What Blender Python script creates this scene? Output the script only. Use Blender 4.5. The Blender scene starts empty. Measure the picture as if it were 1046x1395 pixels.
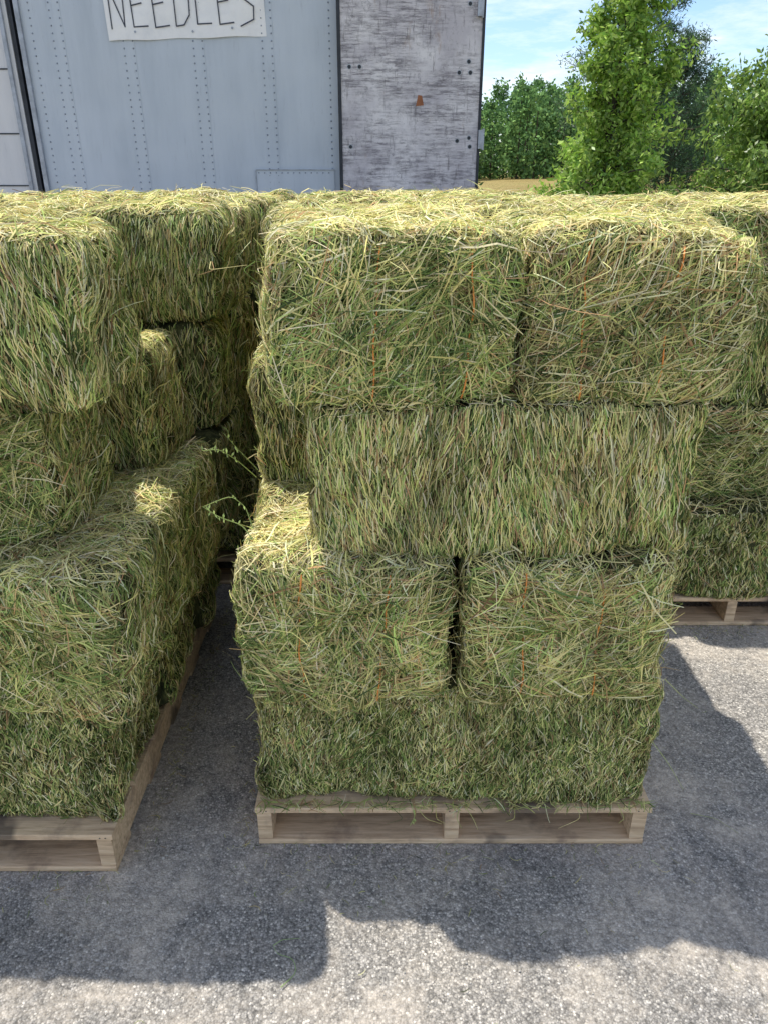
import bpy, math, numpy as np
from mathutils import Vector
sc=bpy.context.scene
RNG=np.random.default_rng(7)
PITCH=24.6; F=1007.0; CH=1.65
cp,sp=math.cos(math.radians(PITCH)),math.sin(math.radians(PITCH))
def PX(x,y,Y):
    v=(697.5-y)/F; t=Y/(cp+sp*v)
    return ((x-523)/F*t, Y, CH+t*(-sp+cp*v))
def PG(x,y,z=0.0):
    v=(697.5-y)/F; t=(z-CH)/(-sp+cp*v)
    return ((x-523)/F*t, t*(cp+sp*v), z)
# ---------------- materials
def newmat(name):
    m=bpy.data.materials.new(name); m.use_nodes=True
    nt=m.node_tree; nt.nodes.clear()
    o=nt.nodes.new('ShaderNodeOutputMaterial')
    return m,nt,o
def ramp(nt,src,stops):
    r=nt.nodes.new('ShaderNodeValToRGB'); e=r.color_ramp.elements
    while len(e)>1: e.remove(e[-1])
    e[0].position=stops[0][0]; e[0].color=(*stops[0][1],1)
    for p,c in stops[1:]:
        q=e.new(p); q.color=(*c,1)
    nt.links.new(src,r.inputs[0]); return r.outputs[0]
def noise(nt,scale,detail=4,rough=.55,vec=None,out=0):
    n=nt.nodes.new('ShaderNodeTexNoise'); n.inputs['Scale'].default_value=scale
    n.inputs['Detail'].default_value=detail; n.inputs['Roughness'].default_value=rough
    if vec is not None: nt.links.new(vec,n.inputs['Vector'])
    return n.outputs[out]
def mixc(nt,a,b,f,mode='MIX'):
    m=nt.nodes.new('ShaderNodeMix'); m.data_type='RGBA'; m.blend_type=mode
    for s,i in ((f,0),(a,6),(b,7)):
        if isinstance(s,(int,float)): m.inputs[i].default_value=s
        elif isinstance(s,tuple): m.inputs[i].default_value=(*s,1)
        else: nt.links.new(s,m.inputs[i])
    return m.outputs[2]
def objco(nt,scale=(1,1,1)):
    t=nt.nodes.new('ShaderNodeTexCoord'); m=nt.nodes.new('ShaderNodeMapping')
    m.inputs['Scale'].default_value=scale
    nt.links.new(t.outputs['Object'],m.inputs['Vector']); return m.outputs[0]
def bump(nt,h,strength,dist):
    b=nt.nodes.new('ShaderNodeBump'); b.inputs['Strength'].default_value=strength; b.inputs['Distance'].default_value=dist
    nt.links.new(h,b.inputs['Height']); return b.outputs[0]
def princ(nt,o,col,rough=.7,metal=0,normal=None,spec=.3):
    p=nt.nodes.new('ShaderNodeBsdfPrincipled')
    if isinstance(col,tuple): p.inputs['Base Color'].default_value=(*col,1)
    else: nt.links.new(col,p.inputs['Base Color'])
    if isinstance(rough,(int,float)): p.inputs['Roughness'].default_value=rough
    else: nt.links.new(rough,p.inputs['Roughness'])
    p.inputs['Metallic'].default_value=metal
    p.inputs['Specular IOR Level'].default_value=spec
    if normal is not None: nt.links.new(normal,p.inputs['Normal'])
    nt.links.new(p.outputs[0],o.inputs[0]); return p
def leafmat(name,trans=.3,rough=.5,gloss=.06):
    m,nt,o=newmat(name)
    a=nt.nodes.new('ShaderNodeAttribute'); a.attribute_name='Col'
    d=nt.nodes.new('ShaderNodeBsdfDiffuse'); t=nt.nodes.new('ShaderNodeBsdfTranslucent'); g=nt.nodes.new('ShaderNodeBsdfGlossy')
    g.inputs['Roughness'].default_value=rough; g.inputs['Color'].default_value=(.8,.8,.8,1)
    for x in (d,t): nt.links.new(a.outputs['Color'],x.inputs['Color'])
    m1=nt.nodes.new('ShaderNodeMixShader'); m1.inputs[0].default_value=trans
    nt.links.new(d.outputs[0],m1.inputs[1]); nt.links.new(t.outputs[0],m1.inputs[2])
    if gloss<=0:
        nt.links.new(m1.outputs[0],o.inputs[0]); return m
    m2=nt.nodes.new('ShaderNodeMixShader'); m2.inputs[0].default_value=gloss
    nt.links.new(m1.outputs[0],m2.inputs[1]); nt.links.new(g.outputs[0],m2.inputs[2])
    nt.links.new(m2.outputs[0],o.inputs[0]); return m
M_straw=leafmat('hay_strands',.18,.45,.0)
M_leaf=leafmat('leaves',.42,.4,.04)
M_far=leafmat('far_leaves',.25,.6,.0)
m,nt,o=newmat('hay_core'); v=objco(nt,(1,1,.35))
c=ramp(nt,noise(nt,45,5,.7,v),[(.3,(.015,.019,.007)),(.5,(.06,.068,.024)),(.7,(.18,.18,.065))])  # kept dark: occlusion between strands is put into the core colour
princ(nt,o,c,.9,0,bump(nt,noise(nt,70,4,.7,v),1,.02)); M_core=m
m,nt,o=newmat('twine'); princ(nt,o,(.78,.29,.07),.6); M_twine=m
m,nt,o=newmat('bark'); v=objco(nt,(1,1,.2)); c=ramp(nt,noise(nt,20,5,.6,v),[(.3,(.03,.025,.02)),(.7,(.13,.105,.08))])
princ(nt,o,c,.9,0,bump(nt,noise(nt,25,4,.6,v),.6,.02)); M_bark=m
m,nt,o=newmat('pallet_wood'); v=objco(nt,(1.2,14,14))
g1=noise(nt,6,6,.65,v); c=ramp(nt,g1,[(.25,(.34,.22,.13)),(.5,(.66,.48,.30)),(.75,(.82,.64,.43))])
c=mixc(nt,c,(.26,.18,.13),ramp(nt,noise(nt,7,5,.65,objco(nt)),[(.50,(0,0,0)),(.68,(.8,.8,.8))]))
c=mixc(nt,c,(.06,.05,.045),ramp(nt,noise(nt,2.3,4,.7,objco(nt)),[(.58,(0,0,0)),(.65,(.75,.75,.75))]))
princ(nt,o,c,.8,0,bump(nt,g1,.5,.004)); M_wood=m
# asphalt
m,nt,o=newmat('asphalt'); v=objco(nt)
vo=nt.nodes.new('ShaderNodeTexVoronoi'); vo.inputs['Scale'].default_value=200; nt.links.new(v,vo.inputs['Vector'])
sep=nt.nodes.new('ShaderNodeSeparateColor'); nt.links.new(vo.outputs['Color'],sep.inputs[0])
c=ramp(nt,sep.outputs[0],[(0,(.225,.215,.20)),(.35,(.36,.345,.32)),(.7,(.465,.44,.405)),(.93,(.60,.57,.525)),(1,(.88,.83,.75))])
edge=ramp(nt,vo.outputs['Distance'],[(.25,(1,1,1)),(.7,(.62,.62,.62))])
c=mixc(nt,c,edge,1.0,'MULTIPLY')
big=ramp(nt,noise(nt,1.3,6,.65,v),[(.3,(.66,.66,.67)),(.5,(.95,.94,.93)),(.68,(1.2,1.16,1.1))])
c=mixc(nt,c,big,1.0,'MULTIPLY')
dust=ramp(nt,noise(nt,1.9,9,.74,v),[(.46,(0,0,0)),(.63,(.8,.8,.8))])
c=mixc(nt,c,(.62,.545,.455),dust)
stain=ramp(nt,noise(nt,3.1,6,.7,objco(nt,(1,1.3,1))),[(.60,(0,0,0)),(.70,(.6,.6,.6))])
c=mixc(nt,c,(.13,.125,.12),stain)
fine=ramp(nt,noise(nt,75,4,.8,v),[(.3,(.52,.52,.52)),(.62,(1.15,1.15,1.15))])
c=mixc(nt,c,fine,1.0,'MULTIPLY')
h=nt.nodes.new('ShaderNodeMath'); h.operation='SUBTRACT'; nt.links.new(noise(nt,80,5,.7,v),h.inputs[0]); nt.links.new(vo.outputs['Distance'],h.inputs[1])
princ(nt,o,c,.85,0,bump(nt,h.outputs[0],.6,.004)); M_asph=m
# field
m,nt,o=newmat('field_grass'); v=objco(nt)
c=ramp(nt,noise(nt,.12,6,.6,v),[(.3,(.33,.26,.10)),(.5,(.45,.36,.16)),(.66,(.36,.32,.12)),(.8,(.2,.24,.08))])
c2=ramp(nt,noise(nt,5,6,.8,v),[(.3,(.55,.55,.5)),(.7,(1.25,1.2,1.1))])
c=mixc(nt,c,c2,1.0,'MULTIPLY')
princ(nt,o,c,.95,0,bump(nt,noise(nt,14,5,.8,v),1,.15),.1); M_field=m
# trailer
def trailer_mat(name,base,dark):
    m,nt,o=newmat(name); v=objco(nt); vs=objco(nt,(3,3,.35))
    c=mixc(nt,base,dark,ramp(nt,noise(nt,2.2,6,.65,vs),[(.42,(0,0,0)),(.75,(.75,.75,.75))]))
    c=mixc(nt,c,(base[0]*1.12,base[1]*1.1,base[2]*1.08),ramp(nt,noise(nt,1.3,3,.5,v),[(.4,(0,0,0)),(.65,(.7,.7,.7))]))
    c=mixc(nt,c,(.24,.20,.17),ramp(nt,noise(nt,14,6,.75,vs),[(.64,(0,0,0)),(.78,(.55,.55,.55))]))
    c=mixc(nt,c,(.28,.30,.34),ramp(nt,noise(nt,30,6,.8,objco(nt,(1,1,.12))),[(.57,(0,0,0)),(.75,(.5,.5,.5))]))
    princ(nt,o,c,.42,.0,bump(nt,noise(nt,1.8,2,.4,v),.35,.05),.4); return m
M_side=trailer_mat('trailer_side_paint',(.50,.55,.61),(.39,.44,.50))
M_nose=trailer_mat('trailer_nose_paint',(.62,.62,.63),(.50,.51,.53))
m,nt,o=newmat('trailer_door_scuffed'); v=objco(nt); vh=objco(nt,(1,1,9)); vv=objco(nt,(8,1,1.2))
c=mixc(nt,(.74,.71,.72),(.52,.49,.52),ramp(nt,noise(nt,3,6,.65,v),[(.38,(0,0,0)),(.62,(1,1,1))]))
a=ramp(nt,noise(nt,6,10,.8,vh),[(.46,(0,0,0)),(.57,(.9,.9,.9))])
b=ramp(nt,noise(nt,2.5,7,.7,v),[(.38,(0,0,0)),(.55,(1,1,1))])
s=mixc(nt,a,b,1.0,'MULTIPLY'); c=mixc(nt,c,(.19,.175,.19),s)
a=ramp(nt,noise(nt,5,9,.7,vv),[(.57,(0,0,0)),(.66,(.7,.7,.7))]); c=mixc(nt,c,(.15,.135,.14),a)
a=ramp(nt,noise(nt,16,9,.85,v),[(.56,(0,0,0)),(.64,(.75,.75,.75))]); c=mixc(nt,c,(.12,.11,.12),a)
a=ramp(nt,noise(nt,3.2,9,.8,v),[(.57,(0,0,0)),(.65,(.7,.7,.7))]); c=mixc(nt,c,(.22,.21,.23),a)
a=ramp(nt,noise(nt,4.1,8,.75,objco(nt,(1.6,1,.5))),[(.60,(0,0,0)),(.70,(.6,.6,.6))]); c=mixc(nt,c,(.34,.22,.14),a)
princ(nt,o,c,.6,0,bump(nt,noise(nt,20,5,.7,v),.3,.01)); M_door=m
def flat(name,c,r=.6,mt=0):
    m,nt,o=newmat(name); v=objco(nt)
    cc=mixc(nt,c,tuple(x*.6 for x in c),ramp(nt,noise(nt,12,5,.65,v),[(.4,(0,0,0)),(.7,(1,1,1))]))
    princ(nt,o,cc,r,mt); return m
M_dark=flat('dark_metal',(.04,.045,.055),.5); M_alu=flat('aluminium_rail',(.42,.45,.50),.45,.3)
M_rivet=flat('rivets',(.27,.31,.37),.4); M_rust=flat('rust',(.34,.14,.07),.9); M_rub=flat('tyre_rubber',(.025,.025,.025),.8)
m,nt,o=newmat('sign_board_w'); v=objco(nt); c=mixc(nt,(.84,.83,.82),(.70,.70,.71),ramp(nt,noise(nt,5,6,.7,v),[(.45,(0,0,0)),(.75,(.8,.8,.8))])); princ(nt,o,c,.5); M_sign=m
M_ink=flat('sign_ink',(.07,.075,.10),.6)
M_stone=flat('loose_stones',(.50,.47,.42),.9)
# ---------------- mesh helper (all quads)
def qmesh(name,V,Q,mats,mi=None,col=None,smooth=None,link=True):
    me=bpy.data.meshes.new(name); V=np.asarray(V,np.float32).reshape(-1,3); Q=np.asarray(Q,np.int32).reshape(-1,4)
    me.vertices.add(len(V)); me.vertices.foreach_set('co',V.ravel())
    me.loops.add(Q.size); me.loops.foreach_set('vertex_index',Q.ravel())
    me.polygons.add(len(Q)); me.polygons.foreach_set('loop_start',np.arange(0,Q.size,4,dtype=np.int32))
    if mi is not None: me.polygons.foreach_set('material_index',np.asarray(mi,np.int32))
    if smooth is not None: me.polygons.foreach_set('use_smooth',np.asarray(smooth,bool))
    if col is not None:
        a=me.attributes.new('Col','FLOAT_COLOR','POINT'); c=np.ones((len(V),4),np.float32); c[:,:3]=col; a.data.foreach_set('color',c.ravel())
    for x in mats: me.materials.append(x)
    me.update(calc_edges=True)
    ob=bpy.data.objects.new(name,me); sc.collection.objects.link(ob); return ob
class MB:
    def __init__(s): s.V=[];s.Q=[];s.M=[];s.n=0
    def add(s,V,Q,mi=0):
        V=np.asarray(V,float).reshape(-1,3);Q=np.asarray(Q,int).reshape(-1,4)
        s.V.append(V);s.Q.append(Q+s.n);s.M+= [mi]*len(Q);s.n+=len(V)
    def box(s,x0,x1,y0,y1,z0,z1,mi=0,bev=0.0):
        if bev<=0:
            V=[(x,y,z) for x in(x0,x1) for y in(y0,y1) for z in(z0,z1)]
            s.add(V,[(0,1,3,2),(4,6,7,5),(0,4,5,1),(2,3,7,6),(0,2,6,4),(1,5,7,3)],mi)
        else:
            b=bev;V=[]
            d=[x1-x0,y1-y0,z1-z0]; ax=int(np.argmax(d)); o_=[i for i in range(3) if i!=ax]
            lo=[x0,y0,z0];hi=[x1,y1,z1]
            P=[(lo[o_[0]]+b,lo[o_[1]]),(hi[o_[0]]-b,lo[o_[1]]),(hi[o_[0]],lo[o_[1]]+b),(hi[o_[0]],hi[o_[1]]-b),(hi[o_[0]]-b,hi[o_[1]]),(lo[o_[0]]+b,hi[o_[1]]),(lo[o_[0]],hi[o_[1]]-b),(lo[o_[0]],lo[o_[1]]+b)]
            for e in (lo[ax],hi[ax]):
                for p in P:
                    q=[0,0,0];q[ax]=e;q[o_[0]]=p[0];q[o_[1]]=p[1];V.append(q)
            Q=[(i,(i+1)%8,8+(i+1)%8,8+i) for i in range(8)]
            for k in (0,8): Q+=[(k+0,k+1,k+2,k+7),(k+7,k+2,k+3,k+6),(k+6,k+3,k+4,k+5)]
            s.add(V,Q,mi)
    def tube(s,P,R,n=8,mi=0):
        P=np.asarray(P,float);k=len(P);R=np.broadcast_to(R,(k,));T=np.gradient(P,axis=0);V=[]
        for i in range(k):
            t=T[i]/np.linalg.norm(T[i]);a=np.cross(t,(0,0,1) if abs(t[2])<.9 else (1,0,0));a/=np.linalg.norm(a);b=np.cross(t,a)
            for j in range(n):
                f=2*math.pi*j/n;V.append(P[i]+R[i]*(math.cos(f)*a+math.sin(f)*b))
        Q=[(i*n+j,i*n+(j+1)%n,(i+1)*n+(j+1)%n,(i+1)*n+j) for i in range(k-1) for j in range(n)]
        s.add(V,Q,mi)
    def cyl(s,c,ax,r,L,n=16,mi=0):
        c=np.array(c,float);a=np.zeros(3);a[ax]=1
        rr=[1e-4,r,r,1e-4];pp=[0,0,L,L]
        u=np.roll(a,1);w=np.roll(a,2);V=[]
        for q,p in zip(rr,pp):
            for j in range(n):
                f=2*math.pi*j/n;V.append(c+a*p+q*(math.cos(f)*u+math.sin(f)*w))
        Q=[(i*n+j,i*n+(j+1)%n,(i+1)*n+(j+1)%n,(i+1)*n+j) for i in range(3) for j in range(n)]
        s.add(V,Q,mi)
    def obj(s,name,mats,smooth=False,parent=None):
        ob=qmesh(name,np.concatenate(s.V),np.concatenate(s.Q),mats,s.M,smooth=[smooth]*len(s.M))
        if parent: ob.parent=parent
        return ob
def empty(name):
    e=bpy.data.objects.new(name,None); sc.collection.objects.link(e); return e
# ---------------- noise
class SN:
    def __init__(s,seed,octs,nk=5):
        r=np.random.default_rng(seed); s.t=[]
        for wl,amp in octs:
            for _ in range(nk):
                k=r.normal(size=3);k/=np.linalg.norm(k);s.t.append((k*2*math.pi/(wl*r.uniform(.6,1.6)),r.uniform(0,6.28),amp/2.2*(5/nk)**.5))
    def __call__(s,P):
        o=np.zeros(P.shape[:-1])
        for k,f,a in s.t:o+=a*np.sin(P@k+f)
        return o
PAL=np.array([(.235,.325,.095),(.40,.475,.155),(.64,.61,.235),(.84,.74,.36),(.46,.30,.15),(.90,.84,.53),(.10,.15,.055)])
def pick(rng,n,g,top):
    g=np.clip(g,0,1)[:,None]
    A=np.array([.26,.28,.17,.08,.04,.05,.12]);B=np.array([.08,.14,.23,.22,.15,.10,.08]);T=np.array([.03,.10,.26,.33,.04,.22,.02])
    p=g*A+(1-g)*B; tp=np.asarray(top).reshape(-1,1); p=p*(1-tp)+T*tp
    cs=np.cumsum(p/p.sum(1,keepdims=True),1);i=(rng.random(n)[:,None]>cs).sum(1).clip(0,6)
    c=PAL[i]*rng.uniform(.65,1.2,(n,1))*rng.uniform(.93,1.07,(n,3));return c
def lim(c,mx=.9):
    m_=c.max(1,keepdims=True); return np.where(m_>mx,c*mx/m_,c)
FACES={'F':((0,-1,0),(1,0,0),(0,0,1)),'B':((0,1,0),(1,0,0),(0,0,1)),'L':((-1,0,0),(0,1,0),(0,0,1)),'R':((1,0,0),(0,1,0),(0,0,1)),'T':((0,0,1),(1,0,0),(0,1,0))}
bcount=[0]
#           Lmin Lmax ang  bend  off  dens lift width
PAR={'end':(.04,.16,.75,.04,.017,1.5,.14,.82),'cut':(.02,.085,.27,.02,.011,2.1,.06,.76),'chop':(.010,.050,.45,.02,.009,3.8,.07,.76),
     'side':(.03,.10,.6,.04,.012,1.4,.10,.84),'chopside':(.02,.06,.6,.03,.011,2.0,.07,.8),'top':(.04,.12,1.6,.06,.020,1.3,.2,.82)}
def bale(x0,x1,y0,y1,z0,z1,faces,style='end',dens=24000,wsc=1.0,green=.6,rot=None,twine=(),r=.042):
    bcount[0]+=1; rng=np.random.default_rng(1000+bcount[0])
    C=np.array([(x0+x1)/2,(y0+y1)/2,(z0+z1)/2]);H=np.array([x1-x0-.008,y1-y0-.006,z1-z0])/2
    sn=SN(bcount[0],[(.4,.010),(.16,.007),(.06,.004)]); cn=SN(bcount[0]+500,[(.3,.28),(.1,.25)])
    bn=SN(bcount[0]+900,[(.18,.20),(.05,.20)],14)
    ga={'chop':.004,'cut':.007}.get(style,.008)
    if dens<12000: nseg=12
    else: nseg=30
    along=0 if (x1-x0)>(y1-y0) else 1
    def surf(p):
        q=np.clip(p,-(H-r),H-r); d=p-q; ln=np.linalg.norm(d,axis=-1,keepdims=True); d=d/np.maximum(ln,1e-6)
        s_=q+r*d
        dd=sn(s_)-ga*np.exp(-((np.abs(((s_[...,along]+.03)%.12)-.06))/.012)**2)
        for tx in twine:
            dd=dd-.014*np.exp(-((s_[...,0]-(tx-C[0]))/.02)**2)*(d[...,1]<-.5)
        return s_+d*dd[...,None],d
    V=[];Q=[];n0=0
    for fk in ('F','B','L','R','T','D'):
        if fk=='D': nn,u,w=(0,0,-1),(1,0,0),(0,1,0)
        else: nn,u,w=FACES[fk]
        nn,u,w=map(np.array,(nn,u,w));
        g=np.linspace(-1,1,nseg+1); a,b=np.meshgrid(g,g,indexing='ij')
        P=a[...,None]*(u*H)+b[...,None]*(w*H)+nn*H
        S,_=surf(P); V.append(S.reshape(-1,3)); k=nseg+1
        i,j=np.meshgrid(np.arange(nseg),np.arange(nseg),indexing='ij'); i=i.ravel();j=j.ravel()
        Q.append(np.stack([i*k+j,(i+1)*k+j,(i+1)*k+j+1,i*k+j+1],1)+n0);n0+=k*k
    nb=sum(len(q) for q in Q); nbv=n0
    SV=[];SC=[]
    K=4;s=np.linspace(-.5,.5,K)[None,:,None]
    for fk in faces:
        dmul=1.0
        if ':' in fk: fk,dm=fk.split(':');dmul=float(dm)
        nn,u,w=map(lambda a:np.array(a,float),FACES[fk])
        au=abs(H@np.abs(u));aw=abs(H@np.abs(w));st=style if fk in 'FB' else ('top' if fk=='T' else 'side')
        if st=='side' and style=='chop': st='chopside'
        par=PAR[st]
        n=int(dens*dmul*par[5]*4*au*aw)
        if n<1: continue
        cu=rng.uniform(-au,au,n);cw=rng.uniform(-aw,aw,n)
        L=par[0]+(par[1]-par[0])*rng.random(n)**(2.2 if st=='chop' else 1.5)
        fld=SN(bcount[0]*7+ord(fk),[(.45,.9)])
        cen=cu[:,None]*u+cw[:,None]*w+nn*H
        ed=np.minimum(au-np.abs(cu),aw-np.abs(cw)); L*=np.clip(.45+ed/.09,.45,1)
        if wsc>1.3: L*=1.25
        th=rng.normal(0,par[2],n)
        if st=='end': th+=fld(cen)*1.0+.4
        if st in('top','side'): th+=fld(cen)*.5
        if st in('cut','chop'): th+=fld(cen)*.18
        du=np.sin(th);dw=np.cos(th)
        bend=rng.normal(0,par[3],n)*L
        S=s[...,0]
        pu=cu[:,None]+du[:,None]*S*L[:,None]+dw[:,None]*bend[:,None]*(4*S*S-.5)
        pw=cw[:,None]+dw[:,None]*S*L[:,None]-du[:,None]*bend[:,None]*(4*S*S-.5)
        P=pu[...,None]*u+pw[...,None]*w+nn*H
        G,D=surf(P); c0,D0=surf(cen[:,None,:])
        Fr=c0+(P-cen[:,None,:])
        hug=np.where(rng.random(n)<.90,1.0,rng.uniform(.0,.8,n))[:,None,None]
        X=G*hug+Fr*(1-hug); DD=D*hug+D0*(1-hug)
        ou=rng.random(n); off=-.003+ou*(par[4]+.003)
        lift=np.where(rng.random(n)<par[6],rng.uniform(.05,.32,n),rng.normal(0,.03,n)); fly=rng.random(n)<(.016 if st in('top','end') else .006); lift=np.where(fly,rng.uniform(.3,.9,n),lift)
        X=X+DD*(off[:,None]+lift[:,None]*(S+.45)*L[:,None])[...,None]
        X[...,2]-=(np.abs(lift)[:,None]*(S+.5)**2*L[:,None]*.5)
        T=np.gradient(X,axis=1);T/=np.linalg.norm(T,axis=-1,keepdims=True)+1e-9
        rv=D0+rng.normal(0,.5,(n,1,3)); W=np.cross(T,rv);W/=np.linalg.norm(W,axis=-1,keepdims=True)+1e-9
        wd=rng.uniform(.0011,.0029,n)*wsc*par[7]*np.where(rng.random(n)<.10,1.6,1)*np.where(fly,.75,1)
        prof=np.array([.75,1,.95,.65])[None,:]
        W=W*(wd[:,None]*prof*.5)[...,None]*1.25
        VV=np.stack([X-W,X+W],2)
        SV.append(VV.reshape(-1,3))
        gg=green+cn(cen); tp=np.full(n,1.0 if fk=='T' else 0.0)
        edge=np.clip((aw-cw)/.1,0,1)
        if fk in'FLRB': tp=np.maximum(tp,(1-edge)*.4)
        if fk=='L': tp=np.maximum(tp,.6)  # sun-facing left sides coloured paler, sunlight put into the strand colour
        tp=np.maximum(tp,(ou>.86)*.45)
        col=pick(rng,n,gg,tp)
        col*=np.clip(1+bn(cen),.5,1.4)[:,None]
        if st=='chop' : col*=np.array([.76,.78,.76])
        dk=np.clip(.34+ou*.97,.3,1.28); col*=dk[:,None]  # deeper strands darker: shade in the gaps painted into their colour
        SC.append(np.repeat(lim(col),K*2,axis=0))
    if SV:
        SVa=np.concatenate(SV);SCa=np.concatenate(SC);ns=len(SVa)//8
        base=(np.arange(ns)*8)[:,None]
        q=np.concatenate([base+np.array([[2*i,2*i+1,2*i+3,2*i+2]]) for i in range(3)],1).reshape(-1,4)+nbv
        V.append(SVa);Q.append(q)
    VA=np.concatenate(V);QA=np.concatenate(Q);cols=np.zeros((len(VA),3));cols[nbv:]=SCa if SV else 0
    mi=np.zeros(len(QA),int);mi[nb:]=1
    if twine:
        mb=MB()
        for tx in twine:
            zz=np.linspace(-H[2]*.92,H[2]*.92,40);lx=tx-C[0]
            P=np.stack([lx+.010*np.sin(zz*9+tx*9)+.002*np.sin(zz*50),np.full_like(zz,-H[1]),zz],1);S_,D_=surf(P);S_=S_+D_*(.0165+.0045*np.sin(zz*31+tx*50))[:,None]
            mb.tube(S_,.0018,5)
        tv=np.concatenate(mb.V);tq=np.concatenate(mb.Q)+len(VA)
        VA=np.concatenate([VA,tv]);QA=np.concatenate([QA,tq]);cols=np.concatenate([cols,np.zeros((len(tv),3))]);mi=np.concatenate([mi,np.full(len(tq),2)])
    a=rng.normal(0,.012) if rot is None else rot; b=rng.normal(0,.008)
    R=np.array([[math.cos(a),-math.sin(a),0],[math.sin(a),math.cos(a),0],[0,0,1]])@np.array([[math.cos(b),0,math.sin(b)],[0,1,0],[-math.sin(b),0,math.cos(b)]])
    VA=VA@R.T
    sm=np.zeros(len(QA),bool);sm[:nb]=True
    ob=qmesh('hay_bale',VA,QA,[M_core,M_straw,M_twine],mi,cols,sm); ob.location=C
    return ob
def pallet(x0,y0,W=1.03,D=1.22,rot=0):
    mb=MB();b=.003
    for sx in (0,W/2-.019,W-.038): mb.box(sx,sx+.038,0.004,D-.004,.0185,.1115,0,b)
    nT=7;bw=.125;gap=(D-nT*bw)/(nT-1)
    for i in range(nT):
        y=i*(bw+gap); mb.box(-.004+RNG.uniform(-.006,.004),W+.004+RNG.uniform(-.004,.006),y,y+bw,.112,.13,0,b)
    for y in (0.0,.3,.56,.82,D-.12): mb.box(0,W,y,y+.12,0.001,.018,0,b)
    for sx in (.012,.026,W/2-.008,W/2+.01,W-.026,W-.012): mb.cyl((sx,-.0005,.121),1,.002,.002,8,1)
    ob=mb.obj('wooden_pallet',[M_wood,M_dark]); ob.location=(x0,y0,.004); ob.rotation_euler[2]=rot; return ob
# ---------------- centre stack
pallet(-.335,1.44)
D1=25000
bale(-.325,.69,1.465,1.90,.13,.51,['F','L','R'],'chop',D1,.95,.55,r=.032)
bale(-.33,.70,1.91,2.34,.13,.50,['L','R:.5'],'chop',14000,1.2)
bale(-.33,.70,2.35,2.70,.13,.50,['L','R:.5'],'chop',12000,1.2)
bale(-.335,.135,1.41,2.30,.505,.865,['F','L','T','R:.6'],'end',D1,1,.55,twine=(-.19,-.01),r=.045,rot=.02)
bale(.192,.66,1.42,2.30,.505,.86,['F','R','L:.6','T:.4'],'end',D1,1,.2,twine=(.315,.50),r=.045)
bale(-.33,.66,2.31,2.72,.49,.86,['L','R:.5'],'cut',12000,1.2)
bale(-.16,.67,1.46,1.85,.865,1.22,['F','L','R','T:.3'],'cut',D1,1,.4,r=.038)
bale(-.335,.62,1.87,2.29,.855,1.22,['F:.6','L','T:.5','R'],'cut',20000,1,.4,rot=.02)
bale(-.33,.65,2.30,2.70,.855,1.22,['L','R:.5'],'cut',12000,1.2)
bale(-.265,.235,1.46,2.28,1.22,1.545,['F','L','T','R:.6'],'end',D1,1,.95,twine=(-.055,.12),rot=.10,r=.05)
bale(.278,.735,1.475,2.28,1.215,1.54,['F','R','T','L:.6'],'end',D1,1,.05,twine=(.40,.57),rot=-.015,r=.05)
bale(-.34,.68,2.29,2.71,1.215,1.54,['T','L','R'],'cut',18000,1.1)
# ---------------- left stack
pallet(-1.72,1.353)
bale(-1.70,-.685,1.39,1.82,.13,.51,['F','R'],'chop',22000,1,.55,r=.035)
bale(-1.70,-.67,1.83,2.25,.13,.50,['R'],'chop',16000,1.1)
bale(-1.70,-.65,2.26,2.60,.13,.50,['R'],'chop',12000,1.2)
bale(-1.04,-.565,1.35,2.25,.505,.86,['F','R','T'],'end',D1,1,.75,r=.05,rot=-.03)
bale(-1.55,-1.06,1.36,2.25,.49,.86,['F:.5','T:.5'],'end',12000,1.1)
bale(-1.55,-.54,2.26,2.68,.49,.86,['R'],'cut',14000,1.2)
bale(-1.6,-.74,1.52,1.88,.86,1.20,['F','R','T:.3'],'end',D1,1,.65,r=.045)
bale(-1.55,-.645,1.95,2.33,.855,1.20,['F:.7','R','T'],'cut',20000,1,.35)
bale(-1.6,-.55,2.34,2.72,.855,1.22,['F:.5','R'],'cut',14000,1.1)
bale(-1.6,-.575,1.40,1.78,1.22,1.55,['F','R','T'],'cut',D1,1,.65,r=.05)
bale(-1.6,-.84,1.82,2.31,1.215,1.53,['F:.4','R','T'],'cut',18000,1)
bale(-1.6,-.51,2.33,2.74,1.215,1.54,['F','R','T'],'cut',18000,1.1,.5)
# ---------------- generic
def stack(x0,y0,fy=0,W=1.02,dens=6000,wsc=1.8,vis='FLRT',upfront=0.0,low=0.0):
    pallet(x0,y0)
    def j(s=.02): return RNG.uniform(-s,s)
    z=.13;hs=np.array([.37,.365,.36,.335])-low/4
    for l in range(4):
        z0=z;z1=z+hs[l]+.004;z=z1-.006
        sf=[c for c in vis if c in 'LR']; top=['T'] if l==3 else ['T:.3']
        uf=upfront if l>0 else 0
        if l in(0,2):
            for k in range(3):
                ya=y0+.01+k*.41+j(.01)+(uf if k==0 else 0)
                bale(x0+j(),x0+W+j(),ya,y0+k*.41+.405,z0,z1,sf+top+(['F'] if k==0 and 'F' in vis else []),'chop' if l==0 else 'cut',dens,wsc,.45+j(.2))
        else:
            for k in range(2):
                xa=x0+k*(W/2)+j(.015); zj=j(.02) if l==3 else 0
                bale(xa,xa+W/2-.015,y0+uf+j(.015),y0+.82,z0,z1+zj,sf+top+(['F'] if 'F' in vis else []),'end',dens,wsc,.45+j(.25))
            zj=j(.02) if l==3 else 0
            bale(x0+j(),x0+W+j(),y0+.83,y0+1.235,z0,z1+zj,sf+top,'cut',dens,wsc)
stack(-1.57,2.83,vis='FRT',dens=8000,wsc=1.6,low=.02)
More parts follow.
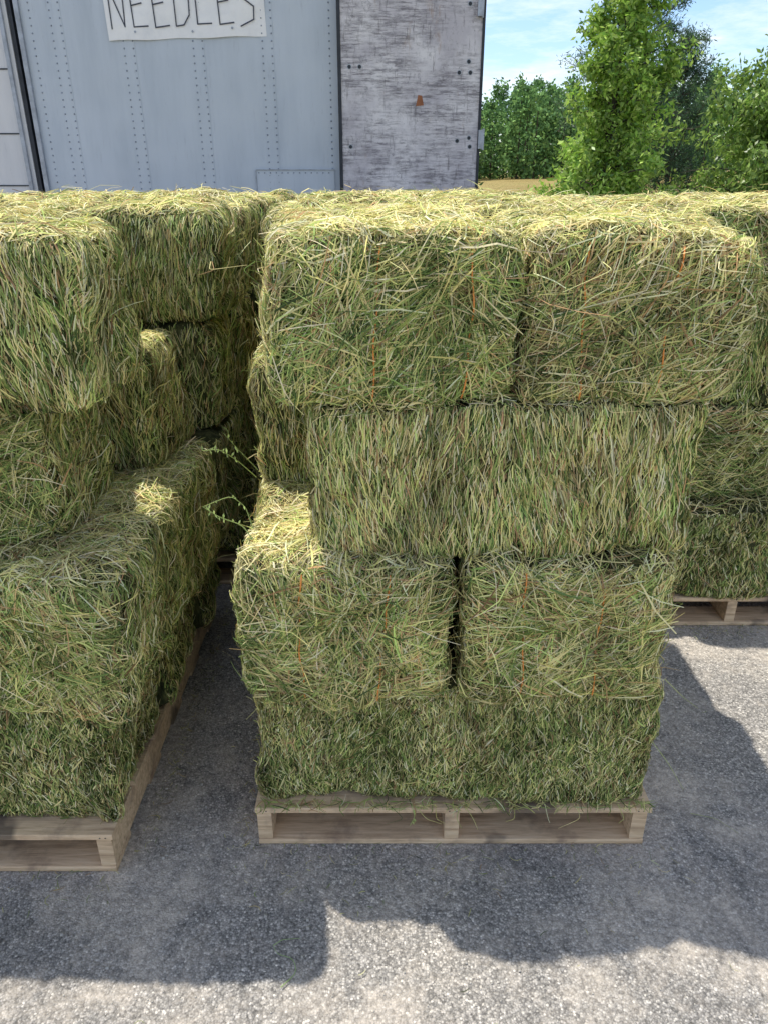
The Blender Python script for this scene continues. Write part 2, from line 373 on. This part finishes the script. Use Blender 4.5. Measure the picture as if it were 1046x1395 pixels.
stack(-1.56,4.12,vis='FRT',dens=4500,wsc=2.1,low=.06)
stack(-2.75,3.0,vis='FT',dens=4500,wsc=2.1,low=.03)
stack(-2.75,4.3,vis='FT',dens=4000,wsc=2.2,low=.07)
stack(-.36,2.82,vis='LFT',dens=7500,wsc=1.7,low=.02)
stack(-.38,4.10,vis='LFT',dens=4500,wsc=2.1,low=.05)
stack(.86,2.50,vis='LFRT',dens=11000,wsc=1.4,upfront=.16,low=.02)
stack(.74,3.85,vis='FRT',dens=5000,wsc=2.1,low=.05)
stack(1.95,2.7,vis='LFRT',dens=7000,wsc=1.8,low=.02)
stack(1.86,4.0,vis='FRT',dens=4500,wsc=2.1,low=.05)
stack(3.0,4.0,vis='LFRT',dens=4500,wsc=2.1,low=.05)
# ---------------- loose hay on the ground and stray stems
def loose(name,P0,L,th,wd,col,lift=0.004,curl=.15):
    n=len(P0);K=4;S=np.linspace(-.5,.5,K)[None,:]
    b=RNG.normal(0,curl,n)*L
    d=np.stack([np.cos(th),np.sin(th)],1);p=np.stack([-np.sin(th),np.cos(th)],1)
    X=P0[:,None,:].copy().repeat(K,1)
    X[...,:2]+=d[:,None,:]*(S*L[:,None])[...,None]+p[:,None,:]*(b[:,None]*(4*S*S-.5))[...,None]
    X[...,2]+=lift+RNG.uniform(0,.006,(n,1))+np.abs(RNG.normal(0,.1,(n,1)))*(S+.5)*L[:,None]*.5
    T=np.gradient(X,axis=1);T/=np.linalg.norm(T,axis=-1,keepdims=True)
    W=np.cross(T,np.array([0,0,1.0])+RNG.normal(0,.3,(n,1,3)));W/=np.linalg.norm(W,axis=-1,keepdims=True);W*=(wd[:,None]*np.array([[.6,1,1,.5]])*.5)[...,None]
    V=np.stack([X-W,X+W],2).reshape(-1,3);base=(np.arange(n)*8)[:,None]
    Q=np.concatenate([base+np.array([[2*i,2*i+1,2*i+3,2*i+2]]) for i in range(3)],1).reshape(-1,4)
    return qmesh(name,V,Q,[M_straw],None,np.repeat(lim(col),8,axis=0))
n1=130
x=RNG.uniform(-.40,.8,n1);y=1.44-np.abs(RNG.normal(0,.10,n1))
n2=400;x2=np.where(RNG.random(n2)<.5,-.36-np.abs(RNG.normal(0,.03,n2)),-.66+np.abs(RNG.normal(0,.03,n2)));y2=RNG.uniform(1.4,2.7,n2)
n3=90;x3=RNG.uniform(-1.2,1.6,n3);y3=RNG.uniform(.7,2.5,n3)
n4=300;x4=RNG.uniform(.8,1.9,n4);y4=2.5-np.abs(RNG.normal(0,.05,n4))
n5=60;x5=RNG.uniform(-1.3,-.66,n5);y5=1.35-np.abs(RNG.normal(0,.05,n5))
P=np.stack([np.concatenate([x,x2,x3,x4,x5]),np.concatenate([y,y2,y3,y4,y5]),np.full(n1+n2+n3+n4+n5,.005)],1);n=len(P)
loose('loose_hay',P,RNG.uniform(.006,.035,n),RNG.uniform(0,6.28,n),RNG.uniform(.001,.0022,n),pick(RNG,n,np.full(n,.3),np.full(n,.4))*.7)
n=260;P=np.stack([RNG.uniform(-.33,.70,n),RNG.uniform(1.43,1.46,n),np.full(n,.135)],1)
loose('hay_litter',P,RNG.uniform(.02,.06,n),RNG.uniform(0,6.28,n),RNG.uniform(.0012,.003,n),pick(RNG,n,np.full(n,.6),np.zeros(n)))
def stem(pts):
    P=np.array(pts);t=np.linspace(0,len(P)-1,14);Pi=np.stack([np.interp(t,range(len(P)),P[:,k]) for k in range(3)],1)
    Pi[1:-1]=(Pi[:-2]+Pi[1:-1]*2+Pi[2:])/4
    return Pi
SV=[];SQ=[];SC=[];cnt=0
def addstem(pts,w,col,leaf):
    global cnt
    Pi=stem(pts);mb=MB();mb.tube(Pi,np.linspace(w,w*.4,len(Pi)),5);v=np.concatenate(mb.V);q=np.concatenate(mb.Q)
    SV.append(v);SQ.append(q+cnt);SC.append(np.tile(col,(len(v),1)));cnt+=len(v)
    if leaf:
        for i in range(5,len(Pi)):
            for sgn in(-1,1):
                if RNG.random()<leaf:
                    d=np.array([RNG.normal(0,.5),RNG.normal(0,.5),sgn*.9]);d/=np.linalg.norm(d);Lf=RNG.uniform(.007,.015);s_=np.cross(d,[.2,1,.1]);s_/=np.linalg.norm(s_);b=Pi[i]
                    v=np.array([b,b+d*Lf*.5+s_*Lf*.2,b+d*Lf,b+d*Lf*.5-s_*Lf*.2]);SV.append(v);SQ.append(np.array([[0,1,2,3]])+cnt);SC.append(np.tile(np.array(col)*RNG.uniform(.8,1.3),(4,1)));cnt+=4
G1=(.42,.52,.18)
Yf=1.46
def q_(x,y,Y=Yf): return PX(x,y,Y)
addstem([q_(345,735),q_(330,715),q_(300,705,1.42),q_(276,690,1.4)],.0015,G1,.6)
addstem([q_(345,720),q_(335,690),q_(315,675,1.42),q_(278,690,1.4)],.0013,G1,.35)
addstem([q_(350,650,1.7),q_(325,628,1.65),q_(300,612,1.6),q_(276,614,1.6)],.0015,G1,.6)
addstem([q_(352,640,1.7),q_(325,612,1.66),q_(305,590,1.62)],.0012,G1,.3)
addstem([q_(345,800),q_(332,840),q_(324,800),q_(316,775)],.0012,(.6,.55,.25),0)
addstem([q_(905,925),q_(930,950),q_(950,965,1.4)],.0014,(.5,.52,.25),0)
addstem([q_(880,1000),q_(910,1040,1.42),q_(930,1075,1.4)],.0012,(.45,.5,.22),0)
addstem([q_(560,1095,1.45),q_(565,1112,1.43),q_(558,1125,1.42)],.0015,G1,.3)
g=lambda a,b,z=.012: PG(a,b,z)
addstem([g(383,1345),g(405,1325),g(400,1305,.02),g(378,1300,.03),g(373,1288,.02)],.0012,(.3,.42,.16),0)
addstem([g(373,1288,.02),g(385,1280,.03),g(410,1278,.01)],.0011,(.3,.42,.16),0)
addstem([g(940,1108),g(975,1115),g(1005,1135)],.0011,(.4,.42,.22),0)
for kx in range(60):
    X0=RNG.uniform(-.33,.7);z0=RNG.choice([.5,.86,1.23,.14,1.5]);y0=1.43
    addstem([(X0,y0+.02,z0),(X0+RNG.normal(0,.02),y0-.02,z0-.01),(X0+RNG.normal(0,.04),y0-.03,z0-RNG.uniform(.0,.05))],.0010,pick(RNG,1,np.array([.6]),np.zeros(1))[0],0)
qmesh('hay_stem',np.concatenate(SV),np.concatenate(SQ),[M_straw],None,np.concatenate(SC))
# gravel
n=8000;c=np.stack([RNG.uniform(-1.6,2.2,n),RNG.uniform(.55,3.2,n)],1)
r=RNG.uniform(.0010,.0030,n)*np.where(RNG.random(n)<.05,2.0,1)
cube=np.array([(a,b,d) for a in(-1,1) for b in(-1,1) for d in(-1,1)])*.7
V=cube[None]*r[:,None,None]*RNG.uniform(.55,1.25,(n,8,3))
V[...,2]*=.6;V[...,:2]+=c[:,None,:];V[...,2]+=(r*.4+.004)[:,None]
qq=np.array([(0,1,3,2),(4,6,7,5),(0,4,5,1),(2,3,7,6),(0,2,6,4),(1,5,7,3)])
qmesh('gravel',V.reshape(-1,3),((np.arange(n)*8)[:,None,None]+qq[None]).reshape(-1,4),[M_stone],smooth=np.ones(n*6,bool))
# ---------------- ground
def grid(name,x0,x1,y0,y1,nx,ny,zf,mat):
    X,Y=np.meshgrid(np.linspace(x0,x1,nx),np.linspace(y0,y1,ny),indexing='ij');Z=zf(X,Y)
    V=np.stack([X,Y,Z],-1).reshape(-1,3);i,j=np.meshgrid(np.arange(nx-1),np.arange(ny-1),indexing='ij');i=i.ravel();j=j.ravel()
    Q=np.stack([i*ny+j,(i+1)*ny+j,(i+1)*ny+j+1,i*ny+j+1],1);return qmesh(name,V,Q,[mat],smooth=np.ones(len(Q),bool))
def hill(X,Y): return np.where((Y>30),np.sin(X*.02+1)*.3*np.clip((Y-40)/60,0,1)+np.clip((Y-30)/60,0,1)*.5+np.clip(X/60,0,1)*np.clip((Y-25)/60,0,1)*1.4,0)*1.0
grid('ground',-500,500,-100,900,101,101,hill,M_field)
grid('asphalt_lot',-14,16,-6,13,4,4,lambda X,Y:X*0+.004,M_asph)
# ---------------- trailer
tr=empty('semi_trailer')
TY=7.0
mb=MB();mb.box(-2.93,.79,TY,TY+2.45,1.12,4.0,0);mb.obj('side_wall',[M_side],parent=tr)
mb=MB()
mb.box(-9.5,-2.99,TY-.02,TY+2.45,1.12,4.0,0)
mb.obj('nose_section',[M_nose],parent=tr)
mb=MB()
for zz in (1.55,1.95,2.42,2.9,3.4): mb.box(-9.5,-3.06,TY-.026,TY-.0205,zz,zz+.010,1)
mb.box(-3.05,-3.02,TY-.05,TY-.0205,1.12,4.0,0);mb.box(-2.985,-2.955,TY-.012,TY+.2,1.12,4.0,1);mb.box(-2.925,-2.89,TY-.03,TY-.001,1.12,4.0,0)
mb.box(-2.88,-.37,TY-.03,TY-.001,1.12,1.24,0); mb.box(-2.9,.79,TY-.03,TY-.001,3.9,4.02,0)
mb.obj('rails',[M_alu,M_dark],parent=tr)
mb=MB();seams=[-2.62,-2.06,-1.50,-.94]
for sx in seams: mb.box(sx-.05,sx+.05,TY-.003,TY-.0005,1.25,3.88,0)
mb.obj('seam_strips',[M_side],parent=tr)
mb=MB()
def rivet(x,z,y=TY-.003,r=.0075):
    k=6;V=[];
    for rr,dy in((r,0),(r*.55,-.005),(1e-4,-.006)):
        for j_ in range(k):V.append((x+rr*math.cos(j_*math.pi/3),y+dy,z+rr*math.sin(j_*math.pi/3)))
    mb.add(V,[(i*k+j_,i*k+(j_+1)%k,(i+1)*k+(j_+1)%k,(i+1)*k+j_) for i in range(2) for j_ in range(k)],0)
for sx in seams+[-.44]:
    for dx in((-.038,.038) if sx!=-.44 else (0,)):
        z=1.27
        while z<3.87: rivet(sx+dx,z,TY-.003 if sx!=-.44 else TY-.0005);z+=.052
z=1.27
while z<3.87: rivet(-2.82,z,TY-.0005);z+=.052
for x in np.arange(-2.8,-.4,.05): rivet(x,1.2,TY-.03)
x0,_,zt=PX(350,232,TY);x1,_,_=PX(456,232,TY)
for x in np.arange(x0+.02,x1-.01,.05): rivet(x,zt-.02,TY-.008,.006)
mb.obj('rivets',[M_rivet],parent=tr,smooth=True)
mb=MB();mb.box(x0,x1,TY-.008,TY-.0035,1.25,zt,0);mb.box(x0-.006,x1+.003,TY-.014,TY-.0085,zt,zt+.008,1);mb.box(x0-.010,x0-.001,TY-.014,TY-.0035,1.25,zt-.001,1);mb.obj('access_plate',[M_side,M_alu],parent=tr)
DX0,DX1=-.345,.775
mb=MB();mb.box(DX0,DX1,TY-.09,TY-.045,1.16,3.96,0);mb.obj('open_door',[M_door],parent=tr)
mb=MB();mb.box(DX0-.028,DX0-.001,TY-.10,TY-.03,1.14,3.98,0);mb.box(DX1+.001,DX1+.022,TY-.10,TY-.01,1.14,3.98,0)
for y_ in (8,190): 
    hx,_,hz=PX(652,y_,TY-.1); mb.box(hx-.01,hx+.03,TY-.125,TY-.101,hz-.07,hz+.07,1);mb.tube([(hx+.03,TY-.11,hz-.08),(hx+.03,TY-.11,hz+.08)],.010,8,1)
for (a,b) in((476,91),(490,91),(625,99),(640,99),(638,84),(622,192),(638,188),(639,200),(478,200),(640,5)):
    hx,_,hz=PX(a,b,TY-.09); mb.cyl((hx,TY-.0925,hz),1,.014,.002,14,0); mb.cyl((hx,TY-.0915,hz),1,.019,.001,14,1)  # door holes: flat dark discs, their inner shade given as colour
mb.obj('door_hardware',[M_dark,M_alu],parent=tr)
hx,_,hz=PX(571,138,TY-.09);mb=MB()
mb.add([(hx-.03,TY-.0915,hz-.035),(hx+.035,TY-.0915,hz-.03),(hx+.02,TY-.0915,hz+.04),(hx-.012,TY-.0915,hz+.045)],[(0,1,2,3)],0);mb.obj('rust_patch',[M_rust],parent=tr)
mb=MB()
for xx in (-1.5,-.4):
    for yy in (TY+.1,TY+1.95):
        mb.cyl((xx,yy,.51),1,.5,.26,28,0);mb.cyl((xx,yy-.01,.51),1,.26,.28,20,1)
mb.box(-9,.7,TY+.5,TY+.62,.85,1.119,1);mb.box(-9,.7,TY+1.8,TY+1.92,.85,1.119,1);mb.box(-7.1,-6.95,TY+.3,TY+.45,.01,1.119,1);mb.box(-7.1,-6.95,TY+2,TY+2.15,.01,1.119,1)
mb.obj('running_gear',[M_rub,M_dark],parent=tr)
# sign
sg=empty('cardboard_sign')
BL=np.array(PX(150,56,TY));BR=np.array(PX(364,49,TY));dx=BR-BL;wS=np.linalg.norm(dx);ang=math.atan2(dx[2],dx[0])
mb=MB();nx_=16;V=[];
for k in range(2):
    for i in range(nx_+1):
        for z in np.linspace(0,.86,9):
            x=wS*i/nx_; V.append((x,-.004*k-.004*math.sin(x*9)*(z<.2)-.002*math.sin(z*11+x*3),z+.004*math.sin(x*14)*(z<.01)))
K9=9;off=(nx_+1)*K9;Q=[]
for k in range(2):
    for i in range(nx_):
        for j_ in range(8):Q.append((k*off+i*K9+j_,k*off+(i+1)*K9+j_,k*off+(i+1)*K9+j_+1,k*off+i*K9+j_+1))
mb.add(V,Q,0);b_=mb.obj('board',[M_sign],parent=sg)
LET={'N':[[(0,0),(.03,1),(.85,0.02),(.95,1)]],'E':[[(.95,.03),(.05,0),(0,1),(.9,1.02)],[(0.03,.5),(.7,.53)]],'D':[[(0,0),(.03,1),(.55,.95),(.95,.6),(.9,.25),(.5,0.02),(0,0)]],
 'L':[[(.02,1),(0,0.02),(.9,0.04)]],'S':[[(.9,.98),(.2,.88),(.15,.6),(.9,.38),(.85,.1),(0,-.04)]],'P':[[(0,0),(.02,1),(.8,.9),(.75,.5),(.02,.48)]],'I':[[(.4,0),(.42,1)]]}
mb=MB()
def text(t,x,z,w,h,gap):
    for ch in t:
        for pl in LET[ch]:
            P=np.array([(x+a*w,-.011,z+b*h+RNG.normal(0,.002)) for a,b in pl])
            for a,b in zip(P[:-1],P[1:]):
                d=(b-a)/np.linalg.norm(b-a);p=np.array([-d[2],0,d[0]])*.0048;a=a-d*.003;b=b+d*.003
                yo=np.array([0,RNG.uniform(-.0008,.0008),0])
                mb.add([a-p+yo,b-p+yo,b+p+yo,a+p+yo],[(0,1,2,3)],0)
        x+=w+gap
text('NEEDLES',.04,.085,.125,.30,.047);text('PINE',.28,.48,.125,.30,.06)
for (a,b) in((.22,.055),(.68,.045),(1.0,.06),(.22,.8),(1.0,.8)): mb.cyl((a,-.0115,b),1,.009,.002,12,1)
l_=mb.obj('lettering',[M_ink,M_alu],parent=sg)
sg.location=(BL[0],TY-.006,BL[2]);sg.rotation_euler[1]=-ang
# ---------------- trees
def leaves(C,n,sig,size,pal,rng,droop=.3,asp=.42):
    idx=rng.integers(0,len(C),n);P=C[idx]+rng.normal(0,1,(n,3))*sig
    d=rng.normal(0,1,(n,3));d[:,2]-=droop;d/=np.linalg.norm(d,axis=1,keepdims=True)
    s=np.cross(d,rng.normal(0,1,(n,3)));s/=np.linalg.norm(s,axis=1,keepdims=True)
    L=(rng.uniform(.6,1.3,n)*size)[:,None]
    V=np.stack([P,P+d*L*.5+s*L*asp*.5,P+d*L,P+d*L*.5-s*L*asp*.5],1).reshape(-1,3)
    cl=rng.uniform(.6,1.35,len(C))
    col=pal[rng.integers(0,len(pal),n)]*rng.uniform(.75,1.25,(n,1))*cl[idx][:,None]
    return V,np.repeat(col,4,axis=0)
def tree(name,base,H,prof,nl,nleaf,size,pal,seed,sig=.13,up=.5,tr=.07,asp=.42,mat=None,z0=.15,droop=.3,var=(.5,1.2),tw=.3):
    rng=np.random.default_rng(seed);mb=MB();base=np.array(base,float)
    zt=np.linspace(0,H,9);tp=np.stack([base[0]+.05*np.sin(zt*1.3+seed),base[1]+.05*np.cos(zt*1.1+seed),zt],1)
    mb.tube(tp,np.linspace(tr,.012,9),8);C=[]
    for i in range(nl):
        h=z0+(1-z0)*(i+rng.random())/nl; z=h*H;a=i*2.4+rng.normal(0,.4);R=prof(h)*rng.uniform(*var)
        o_=np.array([np.interp(z,zt,tp[:,0]),np.interp(z,zt,tp[:,1]),z])
        e=np.array([math.cos(a)*R,math.sin(a)*R,R*up*rng.uniform(.5,1.3)]);t=np.linspace(0,1,6)[:,None]
        P=o_+e*t+np.array([0,0,R*.15])*np.sin(t*3.1)+rng.normal(0,.02,(6,3))*t
        mb.tube(P,np.linspace(tr*.35*(1-h*.6),.004,6),5)
        for k in range(int(3+R*8)):
            tt=rng.uniform(.25,1.0);b=o_+e*tt;L=(R*tw+.05)*rng.uniform(.3,1);d=rng.normal(0,1,3);d/=np.linalg.norm(d);d[2]=d[2]*.6+up*.5;q=b+d*L
            mb.tube([b,(b+q)/2+rng.normal(0,.02,3),q],[.007,.005,.003],4)
            for f in(.5,.8,1.0):C.append(b+(q-b)*f)
    C=np.array(C);V,col=leaves(C,nleaf,sig,size,pal,rng,droop,asp)
    tv=np.concatenate(mb.V);tq=np.concatenate(mb.Q);nt_=len(tv);n=len(V)//4
    Q=np.arange(n*4).reshape(-1,4)+nt_
    return qmesh(name,np.concatenate([tv,V]),np.concatenate([tq,Q]),[M_bark,mat or M_leaf],[0]*len(tq)+[1]*n,np.concatenate([np.zeros((nt_,3)),col]))
PB=np.array([(.27,.44,.06),(.36,.52,.09),(.18,.33,.05),(.44,.58,.14)])
PD=np.array([(.07,.135,.04),(.105,.19,.055),(.05,.10,.033),(.145,.235,.07)])
PC=np.array([(.055,.12,.055),(.09,.165,.07),(.045,.085,.043)])
X_,_,_=PX(836,150,11.5)
tree('young_oak_tree',(X_,11.5,0),4.55,lambda h:1.25*(1-h)**.72+.12,56,28000,.085,PB,3,.065,.42,var=(.45,1.15),tw=.34)
X_,_,_=PX(1078,150,12.5)
tree('young_oak_tree',(X_,12.5,0),3.4,lambda h:2.1*(1-h)**.4*min(1,h*4+.3),50,30000,.095,PB*.6+.4*PD,5,.085,.25,droop=.9,var=(.5,1.1))
X_,_,_=PX(858,150,15)
tree('cedar_tree',(X_,15,0),5.5,lambda h:1.6*(1-h)**.6+.05,60,34000,.075,PC*1.15,8,.06,1.0,asp=.2,var=(.5,1.25),tw=.34)
X_,_,_=PX(925,150,16.5)
tree('cedar_tree',(X_,16.5,0),3.9,lambda h:1.15*(1-h)**.5+.05,44,20000,.085,PC*1.15,9,.07,1.0,asp=.22,var=(.5,1.25),tw=.36)
X_,_,_=PX(606,150,19)
tree('oak_tree',(X_,19,0),4.5,lambda h:.75*(1-h)**.4*min(1,h*3+.4),34,11000,.13,PD,11,.11,.4)
# distant tree line
rng=np.random.default_rng(21);C=[];mbt=MB()
for i in range(330):
    x=rng.uniform(-50,105);y=rng.uniform(88,112);h=rng.uniform(7.2,10.6)*(1 if y<100 else 1.12);r=rng.uniform(1.8,3.0);pine=rng.random()<.3
    if pine: h*=1.08
    k=100;z=rng.random(k)
    if pine: rr=r*.85*(1-z)+.15
    else: rr=r*np.clip(1-np.abs(2*z-.9)**3*.9,0.1,1)*rng.uniform(.6,1.1,k)
    z0_=float(hill(np.array(x),np.array(y)))
    a=rng.uniform(0,6.28,k);C.append(np.stack([x+rr*np.cos(a),y+rr*np.sin(a),z0_+h*.02+z*h*.93],1)); mbt.tube([(x,y,0),(x,y,z0_+h*.8)],[.12,.05],5)
C=np.concatenate(C);V,col=leaves(C,290000,.26,.44,PD*1.7+np.array([.02,.026,.024]),rng,.1,.6)  # constant added to the palette paints distance haze into the leaves
tv=np.concatenate(mbt.V);tq=np.concatenate(mbt.Q);n=len(V)//4
qmesh('distant_tree_line',np.concatenate([tv,V]),np.concatenate([tq,np.arange(n*4).reshape(-1,4)+len(tv)]),[M_bark,M_far],[0]*len(tq)+[1]*n,np.concatenate([np.zeros((len(tv),3)),col]))
# ---------------- light
S=np.array([-.42,.31,1.45]);S/=np.linalg.norm(S)
el=math.asin(S[2]);az=math.atan2(S[0],S[1])
w=bpy.data.worlds.new('World');sc.world=w;w.use_nodes=True;nt=w.node_tree;nt.nodes.clear()
out=nt.nodes.new('ShaderNodeOutputWorld');bg=nt.nodes.new('ShaderNodeBackground');bg.inputs[1].default_value=.15
sky=nt.nodes.new('ShaderNodeTexSky');sky.sky_type='NISHITA';sky.sun_disc=False;sky.sun_elevation=el;sky.sun_rotation=az%(2*math.pi);sky.air_density=1.0;sky.dust_density=.6;sky.ozone_density=2.0
tc=nt.nodes.new('ShaderNodeTexCoord');mp=nt.nodes.new('ShaderNodeMapping');mp.inputs['Scale'].default_value=(1.6,1.6,7.0);mp.inputs['Rotation'].default_value=(.2,.35,0);nt.links.new(tc.outputs['Generated'],mp.inputs[0])
cl=ramp(nt,noise(nt,2.6,10,.64,mp.outputs[0]),[(.42,(0,0,0)),(.52,(.30,.30,.30)),(.66,(.9,.9,.9))])
sk2=mixc(nt,sky.outputs[0],(1.20,1.28,1.38),1.0,'MULTIPLY')
c=mixc(nt,sk2,(9.5,9.3,9.0),cl)
nt.links.new(c,bg.inputs[0]);nt.links.new(bg.outputs[0],out.inputs[0])
sd=bpy.data.lights.new('sun','SUN');sd.energy=5.0;sd.angle=math.radians(.53);sd.color=(1,.95,.86);so=bpy.data.objects.new('sun',sd);sc.collection.objects.link(so)
so.rotation_euler=Vector(S).to_track_quat('Z','Y').to_euler();so.location=(-5,4,15)
cd=bpy.data.cameras.new('camera');cam=bpy.data.objects.new('camera',cd);sc.collection.objects.link(cam)
cd.sensor_fit='VERTICAL';cd.sensor_height=36;cd.lens=F/1395*36;cd.clip_end=2000;cd.clip_start=.05
cam.location=(0,0,CH);cam.rotation_euler=(math.radians(90-PITCH),0,0);sc.camera=cam
sc.view_settings.view_transform='Standard';sc.view_settings.look='None';sc.view_settings.exposure=0
